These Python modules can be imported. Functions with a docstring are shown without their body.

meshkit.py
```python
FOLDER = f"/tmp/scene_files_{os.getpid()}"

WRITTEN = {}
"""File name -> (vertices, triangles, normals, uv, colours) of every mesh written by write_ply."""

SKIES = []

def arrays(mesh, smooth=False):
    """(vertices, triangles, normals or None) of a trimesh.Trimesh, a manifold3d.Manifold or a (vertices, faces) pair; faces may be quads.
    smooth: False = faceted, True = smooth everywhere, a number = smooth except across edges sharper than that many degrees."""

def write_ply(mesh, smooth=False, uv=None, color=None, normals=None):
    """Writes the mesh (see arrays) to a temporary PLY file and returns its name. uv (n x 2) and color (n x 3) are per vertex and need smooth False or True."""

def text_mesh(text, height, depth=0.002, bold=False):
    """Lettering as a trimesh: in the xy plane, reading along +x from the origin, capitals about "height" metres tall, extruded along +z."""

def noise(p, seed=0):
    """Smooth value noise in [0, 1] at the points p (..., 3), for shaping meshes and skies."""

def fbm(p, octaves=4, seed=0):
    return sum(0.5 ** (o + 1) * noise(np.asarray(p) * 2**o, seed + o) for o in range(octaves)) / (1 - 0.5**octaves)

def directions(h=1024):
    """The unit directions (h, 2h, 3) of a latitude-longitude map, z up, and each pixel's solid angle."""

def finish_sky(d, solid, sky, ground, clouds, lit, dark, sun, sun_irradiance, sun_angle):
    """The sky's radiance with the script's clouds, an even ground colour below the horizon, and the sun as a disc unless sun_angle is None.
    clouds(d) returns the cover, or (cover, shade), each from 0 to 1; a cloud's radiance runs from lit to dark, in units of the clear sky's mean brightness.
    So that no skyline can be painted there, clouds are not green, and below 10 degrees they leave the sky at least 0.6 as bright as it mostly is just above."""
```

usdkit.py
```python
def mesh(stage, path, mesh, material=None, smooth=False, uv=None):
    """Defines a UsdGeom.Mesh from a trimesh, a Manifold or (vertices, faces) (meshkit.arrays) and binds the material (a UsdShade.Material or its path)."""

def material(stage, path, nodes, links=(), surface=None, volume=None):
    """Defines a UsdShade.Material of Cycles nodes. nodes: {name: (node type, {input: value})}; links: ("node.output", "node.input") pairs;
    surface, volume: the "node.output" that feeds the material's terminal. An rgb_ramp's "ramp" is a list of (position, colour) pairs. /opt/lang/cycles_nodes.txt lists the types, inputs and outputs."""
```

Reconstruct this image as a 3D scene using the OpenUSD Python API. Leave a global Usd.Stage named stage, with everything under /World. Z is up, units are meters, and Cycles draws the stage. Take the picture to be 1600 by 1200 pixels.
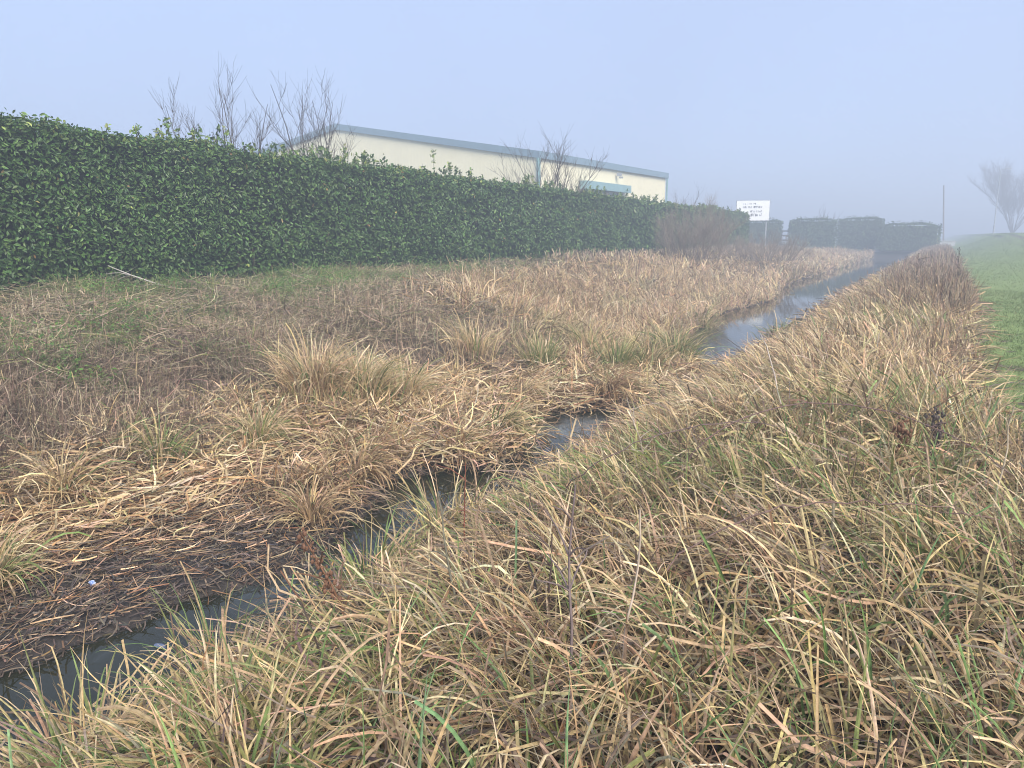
import math
import numpy as np
import trimesh
import usdkit, meshkit
from pxr import Usd, UsdGeom, UsdLux, UsdShade, Gf, Sdf, Vt

stage = Usd.Stage.CreateInMemory()
UsdGeom.SetStageUpAxis(stage, "Z")
UsdGeom.SetStageMetersPerUnit(stage, 1.0)
UsdGeom.Xform.Define(stage, "/World")
UsdGeom.Scope.Define(stage, "/World/Looks")
R = np.random.default_rng(11)

# ------------------------------------------------------------------ camera, sky, sun, exposure
F_PX = 1209.0                                # focal length in pixels of a 1600 px wide picture
YAW, PITCH = math.radians(28.4), math.atan(232 / F_PX)
CAM = np.array([0.0, 0.0, 1.55])
FW = np.array([-math.sin(YAW) * math.cos(PITCH), math.cos(YAW) * math.cos(PITCH), -math.sin(PITCH)])
RT = np.array([math.cos(YAW), math.sin(YAW), 0.0])
UP = np.cross(RT, FW)
cam = UsdGeom.Camera.Define(stage, "/World/camera")
M4 = np.eye(4)
M4[0, :3], M4[1, :3], M4[2, :3], M4[3, :3] = RT, UP, -FW, CAM
cam.AddTransformOp().Set(Gf.Matrix4d(*M4.ravel().tolist()))
cam.CreateFocalLengthAttr(36.0 * F_PX / 1600)
cam.CreateHorizontalApertureAttr(36.0)
cam.CreateVerticalApertureAttr(27.0)
cam.CreateClippingRangeAttr(Gf.Vec2f(0.05, 5000))
cam.CreateFStopAttr(0.0)
EXPOSURE = 2.25
cam.CreateExposureAttr(EXPOSURE)

SUN_AZ, SUN_EL = math.radians(128), math.radians(40)    # azimuth = atan2(x, y) of the direction towards the sun
sun_dir = np.array([math.sin(SUN_AZ) * math.cos(SUN_EL), math.cos(SUN_AZ) * math.cos(SUN_EL), math.sin(SUN_EL)])
sky = UsdLux.DomeLight.Define(stage, "/World/sky")
sky.GetPrim().SetCustomDataByKey("kind", "structure")
SKY_STRENGTH = 0.1
sky_mat = usdkit.material(stage, "/World/Looks/sky_air", {
    "sky": ("sky_texture", {"sky_type": "single_scattering", "sun_disc": False, "sun_elevation": SUN_EL, "sun_rotation": SUN_AZ}),
    "tc": ("texture_coordinate", {}),
    "n": ("noise_texture", {"scale": 1.3, "detail": 3.0, "roughness": 0.45}),
    "r": ("map_range", {"from_min": 0.3, "from_max": 0.7, "to_min": 0.9, "to_max": 1.0, "clamp": True}),
    "m": ("mix_color", {"b": (1.12, 1.40, 2.08)}),
    "bg": ("background_shader", {"strength": SKY_STRENGTH}),
}, [("tc.generated", "n.vector"), ("n.fac", "r.value"), ("r.result", "m.fac"), ("sky.color", "m.a"), ("m.result", "bg.color")], surface="bg.background")
UsdShade.MaterialBindingAPI.Apply(sky.GetPrim()).Bind(sky_mat)
sun = UsdLux.DistantLight.Define(stage, "/World/sun")
sun.CreateIntensityAttr(0.4)
sun.CreateAngleAttr(40.0)
sun.CreateColorAttr(Gf.Vec3f(1.0, 0.94, 0.85))
sun.CreateNormalizeAttr(True)
zx = sun_dir
xx = np.cross([0, 0, 1.0], zx); xx /= np.linalg.norm(xx)
yy = np.cross(zx, xx)
S4 = np.eye(4); S4[0, :3], S4[1, :3], S4[2, :3] = xx, yy, zx
sun.AddTransformOp().Set(Gf.Matrix4d(*S4.ravel().tolist()))
HAZE_DENSITY = 0.0084

# ------------------------------------------------------------------ terrain (metres; y runs along the ditch, x to its right)
Y_XL = [-6, 1, 3, 3.65, 4.2, 5.1, 5.9, 6.4, 6.8, 7.2, 7.7, 8.4, 9.2, 9.7, 10.2, 11, 12.5, 13.5, 14.3, 16, 18.5, 21, 24, 27, 30, 36, 43, 55, 70, 92]
V_XL = [-4.4, -4.35, -4.2, -3.9, -3.85, -4.2, -4.5, -4.35, -3.85, -3.75, -4.2, -4.35, -4.5, -4.0, -3.5, -3.4, -3.4, -3.5, -4.0, -4.8, -5.15, -5.5, -5.7, -5.5, -5.2, -5.9, -6.4, -6.2, -6.0, -5.8]
Y_XR = [-6, 3, 8, 11, 14, 20, 26, 32, 42, 53, 70, 92]
V_XR = [-3.12, -3.14, -3.1, -3.15, -2.95, -3.0, -3.1, -3.2, -2.9, -2.6, -2.6, -2.6]
WATER_Z = -0.85
def left_edge(y): return np.interp(y, Y_XL, V_XL) + 0.05 * np.sin(y * 5.1) + 0.035 * np.sin(y * 11.3 + 1)
def right_edge(y): return np.interp(y, Y_XR, V_XR) + 0.05 * np.sin(y * 3.7)
def lawn_edge(y): return np.interp(y, [-5, 4.2, 5.5, 7, 9, 13, 18, 40, 90], [1.3, 1.15, 0.75, 0.48, 0.42, 0.5, 0.75, 0.9, 1.1]) + 0.08 * np.sin(y * 1.9) + 0.05 * np.sin(y * 4.3 + 2)
def smooth(a, b, t):
    t = np.clip((t - a) / (b - a), 0, 1)
    return t * t * (3 - 2 * t)
def wob(x, y):
    return (np.sin(x * 1.3 + y * 0.7) * np.sin(y * 0.9 - x * 0.4 + 1.1) * 0.5 + np.sin(x * 3.1 - y * 1.7 + 2) * np.sin(y * 2.6 + x * 1.2) * 0.3
            + np.sin(x * 7.7 + y * 5.3) * np.sin(y * 8.1 - x * 4.9) * 0.2)
def ground(x, y):
    x, y = np.asarray(x, float), np.asarray(y, float)
    xl, xr = left_edge(y), right_edge(y)
    dl, dr = xl - x, x - xr
    zl = np.interp(dl, [-0.3, 0, 0.12, 0.5, 1.5, 2.2, 3.2, 4.5, 6, 9, 12, 40], [-1.15, -0.88, -0.81, -0.77, -0.72, -0.6, -0.3, 0.05, 0.33, 0.57, 0.6, 0.6])
    zr = np.interp(dr, [-0.3, 0, 0.25, 1.2, 2.4, 3.2, 4.6, 50], [-1.15, -0.88, -0.74, -0.38, -0.1, 0.0, 0.0, 0.05])
    z = np.maximum(zl, zr)
    amp = np.where(dl > 0, np.interp(dl, [0, .3, 2, 4], [0.0, 0.03, 0.06, 0.13]), np.interp(dr, [0, .5, 2, 4.2, 4.8], [0, .03, .06, .05, .012]))
    z = z + amp * wob(x * 1.5, y * 1.5)
    far = smooth(88, 96, y)
    z = z * (1 - far) + 0.12 * far
    z = z + 1.75 * smooth(12, 115, y) * smooth(1.2, 7, x)
    return z
# ---- END TERRAIN

# ------------------------------------------------------------------ helpers
NAMES = {}
def fresh(path):
    n = NAMES.get(path, -1) + 1
    NAMES[path] = n
    return path if n == 0 else f"{path}_{n:03d}"
def tag(p, label=None, cat=None, group=None, kind=None):
    p = p.GetPrim() if hasattr(p, "GetPrim") else p
    for k, v in (("label", label), ("category", cat), ("group", group), ("kind", kind)):
        if v: p.SetCustomDataByKey(k, v)
    return p
def thing(name, label, cat, loc=(0, 0, 0), rz=0.0, group=None, kind=None):
    x = UsdGeom.Xform.Define(stage, fresh("/World/" + name))
    x.AddTranslateOp().Set(Gf.Vec3d(*map(float, loc)))
    if rz: x.AddRotateZOp().Set(math.degrees(rz))
    return tag(x, label, cat, group, kind)
def part(parent, name, mesh, mat, tint=None, smooth_=False, label=None, kind=None):
    base = "/World" if parent is None else str(parent.GetPath())
    m = usdkit.mesh(stage, fresh(base + "/" + name), mesh, mat, smooth=smooth_)
    if tint is not None:
        pv = UsdGeom.PrimvarsAPI(m).CreatePrimvar("tint", Sdf.ValueTypeNames.Color3fArray, "vertex")
        pv.Set(Vt.Vec3fArray.FromNumpy(np.clip(tint, 0, 1).astype(np.float32)))
    return tag(m, label, None, None, kind)
def in_view(x, y, margin=350):
    """Only what the photograph or a place a step beside it could see is planted."""
    d = np.stack([x - CAM[0], y - CAM[1]], -1)
    f = d @ np.array([-math.sin(YAW), math.cos(YAW)]); r = d @ RT[:2]
    ok = (f > 0.3) & (np.abs(r) / np.maximum(f, .3) < (800 + margin) / F_PX)
    return ok | (np.hypot(d[..., 0], d[..., 1]) < 1.6)

def lin(r, g, b):
    c = np.array([r, g, b], float) / 255
    return np.where(c <= 0.04045, c / 12.92, ((c + 0.055) / 1.055) ** 2.4)

def tint_mat(name, rough=0.65, spec=0.25, trans=0.25, var=0.25, scale=35.0):
    nodes = {"a": ("attribute", {"attribute": "tint"}), "g": ("geometry", {}),
             "n": ("noise_texture", {"scale": scale, "detail": 3.0}),
             "r": ("map_range", {"from_min": 0.25, "from_max": 0.75, "to_min": 1 - var, "to_max": 1 + var}),
             "m": ("vector_math", {"math_type": "scale"}),
             "p": ("principled_bsdf", {"roughness": rough, "specular_ior_level": spec})}
    links = [("a.color", "m.vector1"), ("g.position", "n.vector"), ("n.fac", "r.value"), ("r.result", "m.scale"), ("m.vector", "p.base_color")]
    if trans:
        nodes["t"] = ("translucent_bsdf", {}); nodes["x"] = ("mix_closure", {"fac": trans})
        links += [("m.vector", "t.color"), ("p.BSDF", "x.closure1"), ("t.BSDF", "x.closure2")]
        return usdkit.material(stage, "/World/Looks/" + name, nodes, links, surface="x.closure")
    return usdkit.material(stage, "/World/Looks/" + name, nodes, links, surface="p.BSDF")
def plain_mat(name, col, rough=0.5, spec=0.4, var=0.1, scale=6.0, bump=0.0, metallic=0.0):
    c = np.array(col, float)
    nodes = {"g": ("geometry", {}), "n": ("noise_texture", {"scale": scale, "detail": 5.0, "roughness": 0.6}),
             "r": ("rgb_ramp", {"ramp": [(0.25, tuple(c * (1 - var))), (0.5, tuple(c)), (0.8, tuple(np.clip(c * (1 + var), 0, 1)))]}),
             "p": ("principled_bsdf", {"roughness": rough, "specular_ior_level": spec, "metallic": metallic})}
    links = [("g.position", "n.vector"), ("n.fac", "r.fac"), ("r.color", "p.base_color")]
    if bump:
        nodes["b"] = ("bump", {"strength": bump, "distance": 0.02})
        links += [("n.fac", "b.height"), ("b.normal", "p.normal")]
    return usdkit.material(stage, "/World/Looks/" + name, nodes, links, surface="p.BSDF")

SEDGE = tint_mat("sedge_leaf", 0.55, 0.3, 0.28, var=.38, scale=48.0)
TWIG = tint_mat("dead_stem", 0.8, 0.15, 0.0)
LITTER = tint_mat("wet_litter", 0.5, 0.35, 0.08)
LEAF = tint_mat("laurel_leaf", 0.42, 0.35, 0.12, var=0.35, scale=7)
HERB = tint_mat("herb_leaf", 0.55, 0.3, 0.25)
TURF = tint_mat("turf_blade", 0.6, 0.25, 0.3, var=0.2)
BARK = plain_mat("grey_bark", (0.075, 0.06, 0.052), 0.85, 0.15, 0.35, 30)
CREAM = plain_mat("cream_cladding", (0.70, 0.645, 0.455), 0.5, 0.35, 0.04, 0.6)
TRIM = plain_mat("blue_grey_trim", (0.15, 0.22, 0.27), 0.45, 0.4, 0.08, 2)
TEAL = plain_mat("teal_paint", (0.15, 0.27, 0.28), 0.45, 0.4, 0.08, 2)
CANOPY = plain_mat("pale_teal_metal", (0.19, 0.31, 0.32), 0.45, 0.4, 0.12, 3)
ROOF = plain_mat("grey_roof_sheet", (0.30, 0.33, 0.35), 0.5, 0.4, 0.1, 1)
WHITE = plain_mat("white_board", (0.78, 0.79, 0.80), 0.4, 0.4, 0.04, 3)
DARK = plain_mat("dark_lettering", (0.03, 0.035, 0.06), 0.6, 0.3, 0.1, 5)
STEEL = plain_mat("galvanised_steel", (0.32, 0.34, 0.36), 0.5, 0.4, 0.1, 8, metallic=0.3)
WOOD = plain_mat("weathered_wood", (0.16, 0.12, 0.09), 0.85, 0.15, 0.3, 12)
YELLOW = plain_mat("yellow_plastic", (0.75, 0.62, 0.10), 0.45, 0.4, 0.08, 4)
CONCRETE = plain_mat("pale_concrete", (0.46, 0.44, 0.41), 0.85, 0.2, 0.15, 5, 0.2)
FARCORE = plain_mat("far_hedge_shade_core", (0.05, 0.065, 0.035), 0.9, 0.1, 0.4, 6)  # same added solid core for the far hedges, in a paler tone
CORE = plain_mat("hedge_shade_core", (0.018, 0.022, 0.012), 0.9, 0.1, 0.4, 14)  # solid core added inside the leaves to block light, dark as inner shade

def merge(parts):
    """[(vertices, faces, colours)] -> one mesh"""
    vs, fs, cs, n = [], [], [], 0
    for v, f, c in parts:
        vs.append(v); fs.append(f + n); cs.append(c); n += len(v)
    return np.vstack(vs), np.vstack(fs), np.vstack(cs)

def blades(x, y, length, width, az, tilt, bend, cb, ct, seg=6, fold=False, z0=None, kink=0.0, curl=0.25, clip=True, roll=0.5, gamma=1.0, cut=0.2, floor=0.05, rng=R, g=ground):
    """Strap leaves: each grows from (x, y), leans by tilt, arches by bend and lies down on the ground where it meets it."""
    n = len(x)
    B = lambda v: np.broadcast_to(np.asarray(v, float), (n,))
    length, width, az, tilt, bend = map(B, (length, width, az, tilt, bend))
    s = np.linspace(0, 1, seg + 1)[None]
    t = tilt[:, None] + bend[:, None] * s ** 1.6
    if np.any(kink):
        kink = B(kink); sk = rng.uniform(.35, .8, n)
        t = t + kink[:, None] / (1 + np.exp(-(s - sk[:, None]) * 40))
    a = az[:, None] + rng.normal(0, 1, n)[:, None] * curl * s
    d = np.stack([np.sin(t) * np.cos(a), np.sin(t) * np.sin(a), np.cos(t)], -1)
    step = (length / seg)[:, None, None] * 0.5 * (d[:, 1:] + d[:, :-1])
    p = np.concatenate([np.zeros((n, 1, 3)), np.cumsum(step, 1)], 1)
    if z0 is None: z0 = g(x, y) - 0.01
    p += np.stack([x, y, B(z0)], -1)[:, None]
    if clip:
        lift = (rng.random(n) ** 1.5 * floor + 0.006)[:, None]
        p[..., 2] = np.maximum(p[..., 2], g(p[..., 0], p[..., 1]) + lift)
    side = np.stack([-np.sin(a), np.cos(a), np.zeros_like(a)], -1)
    nor = np.cross(side, d)
    ro = (rng.normal(0, 1, n) * roll)[:, None] + rng.normal(0, .5, n)[:, None] * s
    sd = side * np.cos(ro)[..., None] + nor * np.sin(ro)[..., None]
    nn = np.cross(sd, d)
    tipw = np.where(rng.random(n) < cut, 0.75, 0.08)[:, None]
    w = width[:, None] * 0.5 * np.minimum(0.75 + s * 1.2, 1) * np.where(s < .35, 1, 1 - (1 - tipw) * ((s - .35) / .65) ** 1.4)
    cb, ct = (np.broadcast_to(np.asarray(c, float), (n, 3)) for c in (cb, ct))
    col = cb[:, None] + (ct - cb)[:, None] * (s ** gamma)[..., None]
    if fold:
        V = np.stack([p - sd * w[..., None] + nn * w[..., None] * .45, p, p + sd * w[..., None] + nn * w[..., None] * .45], 2); k = 3
    else:
        V = np.stack([p - sd * w[..., None], p + sd * w[..., None]], 2); k = 2
    base = (np.arange(n) * (seg + 1) * k)[:, None]
    i = np.arange(seg)[None] * k
    fs = []
    for j in range(k - 1):
        q0 = base + i + j
        fs += [np.stack([q0, q0 + 1, q0 + k + 1], -1), np.stack([q0, q0 + k + 1, q0 + k], -1)]
    f = np.concatenate(fs, 1).reshape(-1, 3)
    C = np.repeat(col[:, :, None], k, 2)
    return V.reshape(-1, 3), f, C.reshape(-1, 3)

def pick(pal, n, rng=R, jit=0.16, w=None):
    pal = np.array(pal, float)
    if w is not None: w = np.array(w, float) / np.sum(w)
    c = pal[rng.choice(len(pal), n, p=w)]
    return c * np.exp(rng.normal(0, jit, (n, 1))) * np.exp(rng.normal(0, jit * .25, (n, 3)))

def scatter(n, x0, x1, y0, y1, rng=R, margin=350):
    """n points in (y, x0(y)..x1(y))"""
    y = rng.uniform(y0, y1, n)
    a, b = (f(y) if callable(f) else f for f in (x0, x1))
    x = a + (b - a) * rng.random(n)
    k = in_view(x, y, margin)
    return x[k], y[k]

def tube_mesh(paths, sides=5):
    """[(points, radii)] -> (v, f)"""
    vs, fs, n = [], [], 0
    ang = np.arange(sides) * 2 * np.pi / sides
    for p, r in paths:
        p = np.asarray(p, float)
        t = np.gradient(p, axis=0); t /= np.linalg.norm(t, axis=1, keepdims=True) + 1e-12
        ref = np.where(np.abs(t[:, 2:]) < 0.9, [0, 0, 1.0], [1.0, 0, 0])
        a = np.cross(t, ref); a /= np.linalg.norm(a, axis=1, keepdims=True) + 1e-12
        b = np.cross(t, a)
        rr = np.broadcast_to(r, (len(p),))[:, None, None]
        v = p[:, None] + rr * (np.cos(ang)[None, :, None] * a[:, None] + np.sin(ang)[None, :, None] * b[:, None])
        i, j = np.meshgrid(np.arange(len(p) - 1), np.arange(sides), indexing="ij")
        q = np.stack([i * sides + j, i * sides + (j + 1) % sides, (i + 1) * sides + (j + 1) % sides, (i + 1) * sides + j], -1).reshape(-1, 4)
        vs.append(v.reshape(-1, 3)); fs.append(np.vstack([q[:, [0, 1, 2]], q[:, [0, 2, 3]]]) + n); n += len(p) * sides
    return np.vstack(vs), np.vstack(fs)

def box(x0, x1, y0, y1, z0, z1, bevel=0.0):
    m = trimesh.creation.box([x1 - x0, y1 - y0, z1 - z0])
    m.apply_translation([(x0 + x1) / 2, (y0 + y1) / 2, (z0 + z1) / 2])
    return m

# ------------------------------------------------------------------ ground, lawn, water
def grid_mesh(xs, ys, zf):
    X, Y = np.meshgrid(xs, ys)
    Z = zf(X, Y)
    n, m = len(ys), len(xs)
    i, j = np.meshgrid(np.arange(n - 1), np.arange(m - 1), indexing="ij")
    a = i * m + j
    q = np.stack([a, a + 1, a + m + 1, a + m], -1).reshape(-1, 4)
    return np.stack([X, Y, Z], -1).reshape(-1, 3), np.vstack([q[:, [0, 1, 2]], q[:, [0, 2, 3]]])
xs = np.concatenate([[-400, -200, -100, -60, -40, -25], np.arange(-18, -9, .5), np.arange(-9, 2.5, .09), np.arange(2.5, 12, .5), [14, 18, 25, 40, 70, 150, 400]])
ys = np.concatenate([[-400, -150, -50, -20, -10, -6], np.arange(-4, 20, .12), np.arange(20, 45, .35), np.arange(45, 100, 1.0), np.arange(100, 130, 5), [135, 150, 180, 220, 280, 400]])
gv, gf = grid_mesh(xs, ys, ground)
fine = (gv[:, 0] > -9.5) & (gv[:, 0] < 1.0) & (gv[:, 1] < 30) & (gv[:, 1] > -4)
gv[fine, 2] += (meshkit.fbm(gv[fine] * [4, 4, 0], 4, 3) - .5) * 0.05 * smooth(0, .25, np.maximum(left_edge(gv[fine, 1]) - gv[fine, 0], gv[fine, 0] - right_edge(gv[fine, 1])))
soil, mud, thatch, grassy = np.array([.075, .055, .038]), np.array([.038, .032, .028]), np.array([.15, .11, .065]), np.array([.06, .085, .025])
gx, gy = gv[:, 0], gv[:, 1]
dl, dr = left_edge(gy) - gx, gx - right_edge(gy)
k = np.where(dl > 0, smooth(0.3, 1.8, dl), smooth(.1, .8, dr))[:, None]
gc = mud + (soil - mud) * k
gc = gc + (thatch - gc) * (0.6 * smooth(9, 14, gy) * (np.maximum(dl, dr) > .4))[:, None]
gn = meshkit.fbm(gv * [.6, .6, 0], 4, 8)
g_green = (smooth(.45, .6, gn) * smooth(3.6, 5.5, dl) * .8)
g_green = np.maximum(g_green, np.where((gy > 92) | (np.abs(gx) > 18), .9, 0))
gc = gc + (grassy - gc) * g_green[:, None]
EARTH = tint_mat("damp_earth", 0.75, 0.3, 0.0, var=0.45, scale=18)
part(None, "ground", (gv, gf), EARTH, gc, True, kind="structure")

ls = np.concatenate([np.linspace(0, 1, 9) ** 1.3 * 2.2, np.arange(3, 14, 1.0), [18, 25, 40, 80, 150, 390]])
ly = np.concatenate([np.arange(-4, 20, .25), np.arange(20, 60, .8), np.arange(60, 132, 3), [140, 160, 200, 280, 400]])
LS, LY = np.meshgrid(ls, ly)
LX = lawn_edge(np.minimum(LY, 100)) + LS
LZ = ground(LX, LY) + 0.012 + 0.01 * wob(LX * 2, LY * 2)
m_ = len(ls); ii, jj = np.meshgrid(np.arange(len(ly) - 1), np.arange(m_ - 1), indexing="ij"); a_ = ii * m_ + jj
lq = np.stack([a_, a_ + 1, a_ + m_ + 1, a_ + m_], -1).reshape(-1, 4)
lv = np.stack([LX, LY, LZ], -1).reshape(-1, 3); lf = np.vstack([lq[:, [0, 1, 2]], lq[:, [0, 2, 3]]])
ln = meshkit.fbm(lv * [.8, .5, 0], 4, 5)[:, None]
lc = np.array([.125, .18, .05]) * (1 - ln) * 1.1 + np.array([.18, .215, .08]) * ln * 1.1
part(None, "lawn", (lv, lf), EARTH if False else tint_mat("lawn_turf", 0.8, 0.15, 0.0, var=0.3, scale=14), lc, True, kind="structure")

wy = np.concatenate([np.arange(-5, 20, .25), np.arange(20, 94, 1.0)])
wv, wf = grid_mesh(np.array([0, .25, .5, .75, 1.0]), wy, lambda a, b: a * 0 + WATER_Z)
wv[:, 0] = (left_edge(wv[:, 1]) - .35) * (1 - wv[:, 0]) + (right_edge(wv[:, 1]) + .3) * wv[:, 0]
WATER = usdkit.material(stage, "/World/Looks/ditch_water", {
    "g": ("geometry", {}), "mp": ("mapping", {"scale": (1.0, 0.55, 1.0)}),
    "n": ("noise_texture", {"scale": 1.1, "detail": 6.0, "roughness": 0.62, "distortion": 0.6}),
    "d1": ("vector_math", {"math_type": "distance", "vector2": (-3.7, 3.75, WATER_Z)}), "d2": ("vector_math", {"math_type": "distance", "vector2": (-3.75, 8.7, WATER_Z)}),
    "q1": ("map_range", {"from_min": 0.15, "from_max": 0.8, "to_min": 0.16, "to_max": -0.08, "clamp": True}), "q2": ("map_range", {"from_min": 0.3, "from_max": 1.2, "to_min": 0.2, "to_max": -0.03, "clamp": True}),  # second spot paints bright sky reflection into the pool colour; first is scum film
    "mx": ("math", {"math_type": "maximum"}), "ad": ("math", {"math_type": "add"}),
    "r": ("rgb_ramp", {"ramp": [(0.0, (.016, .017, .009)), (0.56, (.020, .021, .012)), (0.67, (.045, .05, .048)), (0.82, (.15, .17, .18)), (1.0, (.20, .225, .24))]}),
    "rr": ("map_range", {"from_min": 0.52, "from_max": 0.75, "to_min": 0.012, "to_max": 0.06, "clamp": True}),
    "n2": ("noise_texture", {"scale": 9.0, "detail": 2.0}),
    "b": ("bump", {"strength": 0.05, "distance": 0.01}),
    "p": ("principled_bsdf", {"ior": 1.333, "specular_ior_level": 0.42})},
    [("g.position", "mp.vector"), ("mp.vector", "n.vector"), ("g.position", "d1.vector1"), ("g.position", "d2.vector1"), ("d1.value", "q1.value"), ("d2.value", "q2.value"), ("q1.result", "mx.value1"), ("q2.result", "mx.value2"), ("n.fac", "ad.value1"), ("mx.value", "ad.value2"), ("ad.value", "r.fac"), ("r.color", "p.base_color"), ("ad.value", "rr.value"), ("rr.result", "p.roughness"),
     ("g.position", "n2.vector"), ("n2.fac", "b.height"), ("b.normal", "p.normal")], surface="p.BSDF")
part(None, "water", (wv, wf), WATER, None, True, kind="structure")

# ------------------------------------------------------------------ warehouse
C0, UDIR, WDIR = np.array([-22.76, 45.57]), np.array([0.085, 0.9964]), np.array([-0.9964, 0.085])
EAVE, RIDGE, WID, LEN = 6.70, 9.66, 35.4, 21.0
def b3(w, u, z):
    q = C0 + WDIR * w + UDIR * u
    return np.array([q[0], q[1], z])
wh = thing("warehouse", "large cream clad warehouse with blue-grey roof edge behind the long laurel hedge", "warehouse")
def corrugated(n, lo, hi, top, flip, inward):
    """Sheet cladding of shallow upright ribs from lo to hi along a wall; top(s) gives its height; inward is the wall's depth direction."""
    period = (hi - lo) / n
    s = []; o = []
    for i in range(n):
        for a, d in ((0, 0), (.55, 0), (.65, .003), (.9, .003)):
            s.append(lo + (i + a) * period); o.append(d)
    s.append(hi); o.append(0)
    return np.array(s), np.array(o)
def wall_mesh(s, o, pos, z0, top):
    b = np.array([pos(a, d, z0) for a, d in zip(s, o)]); t = np.array([pos(a, d, top(a)) for a, d in zip(s, o)])
    n = len(s); v = np.vstack([b, t]); i = np.arange(n - 1)
    return v, np.vstack([np.stack([i, i + 1, i + n + 1], 1), np.stack([i, i + n + 1, i + n], 1)])
slope = lambda w: EAVE + (RIDGE - EAVE) * (1 - np.abs(w - WID / 2) / (WID / 2))
s, o = corrugated(118, 0, WID, None, 0, 0)
part(wh, "gable_wall", wall_mesh(s, o, lambda a, d, z: b3(a, -d, z), 0.4, slope), CREAM)
s, o = corrugated(70, 0, LEN, None, 0, 0)
part(wh, "side_wall", wall_mesh(s, o, lambda a, d, z: b3(-d, a, z), 0.4, lambda a: EAVE), CREAM)
part(wh, "side_wall", wall_mesh(s, o, lambda a, d, z: b3(WID + d, a, z), 0.4, lambda a: EAVE), CREAM)
s, o = corrugated(118, 0, WID, None, 0, 0)
part(wh, "rear_wall", wall_mesh(s, o, lambda a, d, z: b3(a, LEN + d, z), 0.4, slope), CREAM)
def prism(p, q, up0, up1, thick, direction):
    """A trim board from p to q, from up0 to up1 in height, with depth along direction."""
    p, q, d = np.asarray(p, float), np.asarray(q, float), np.asarray([*direction, 0]) * thick
    z0, z1 = np.array([0, 0, up0]), np.array([0, 0, up1])
    return trimesh.convex.convex_hull(np.array([p + z0, q + z0, q + z1, p + z1, p + z0 + d, q + z0 + d, q + z1 + d, p + z1 + d]))
for w0, w1 in ((-0.1, WID / 2), (WID / 2 + .004, WID + 0.1)):
    part(wh, "verge_trim", prism(b3(w0, -.06, slope(w0)), b3(w1, -.06, slope(w1)), -.32, .12, .12, -UDIR), TRIM)
    part(wh, "roof_slope", trimesh.convex.convex_hull(np.array([b3(a, b, slope(a) + c) for a in (w0, w1) for b in (-.05, LEN + .2) for c in (.0, .1)])), ROOF)
for w_, dr_ in ((-.06, -WDIR), (WID + .06, WDIR)):
    part(wh, "gutter", prism(b3(w_, -.2, EAVE), b3(w_, LEN + .15, EAVE), -.34, .1, .16, dr_), TRIM)
for w_, u_ in ((-.11, -.11), (-.14, LEN + .02)):
    p0, p1 = b3(w_, u_, .4), b3(w_, u_, EAVE - .33)
    part(wh, "downpipe", tube_mesh([(np.array([p0, p1]), .13 if u_ < 0 else .08)], 8), TEAL, None, 30)
part(wh, "canopy", prism(b3(-.05, 5.5, 5.0), b3(-.05, 12.8, 5.0), -.24, .30, .55, -WDIR), CANOPY)
part(wh, "roller_door", prism(b3(-.045, 6.0, .4), b3(-.045, 12.3, .4), 0, 4.3, .05, -WDIR), ROOF)
part(wh, "door_post", prism(b3(-.1, 9.1, .4), b3(-.1, 9.45, .4), 0, 4.32, .25, -WDIR), WOOD)
fl = part(wh, "floodlight", box(-.16, .16, -.1, .1, -.12, .12), STEEL)
q = b3(-.32, 11.2, 6.05); UsdGeom.Xformable(fl).AddTranslateOp().Set(Gf.Vec3d(*q))
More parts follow.
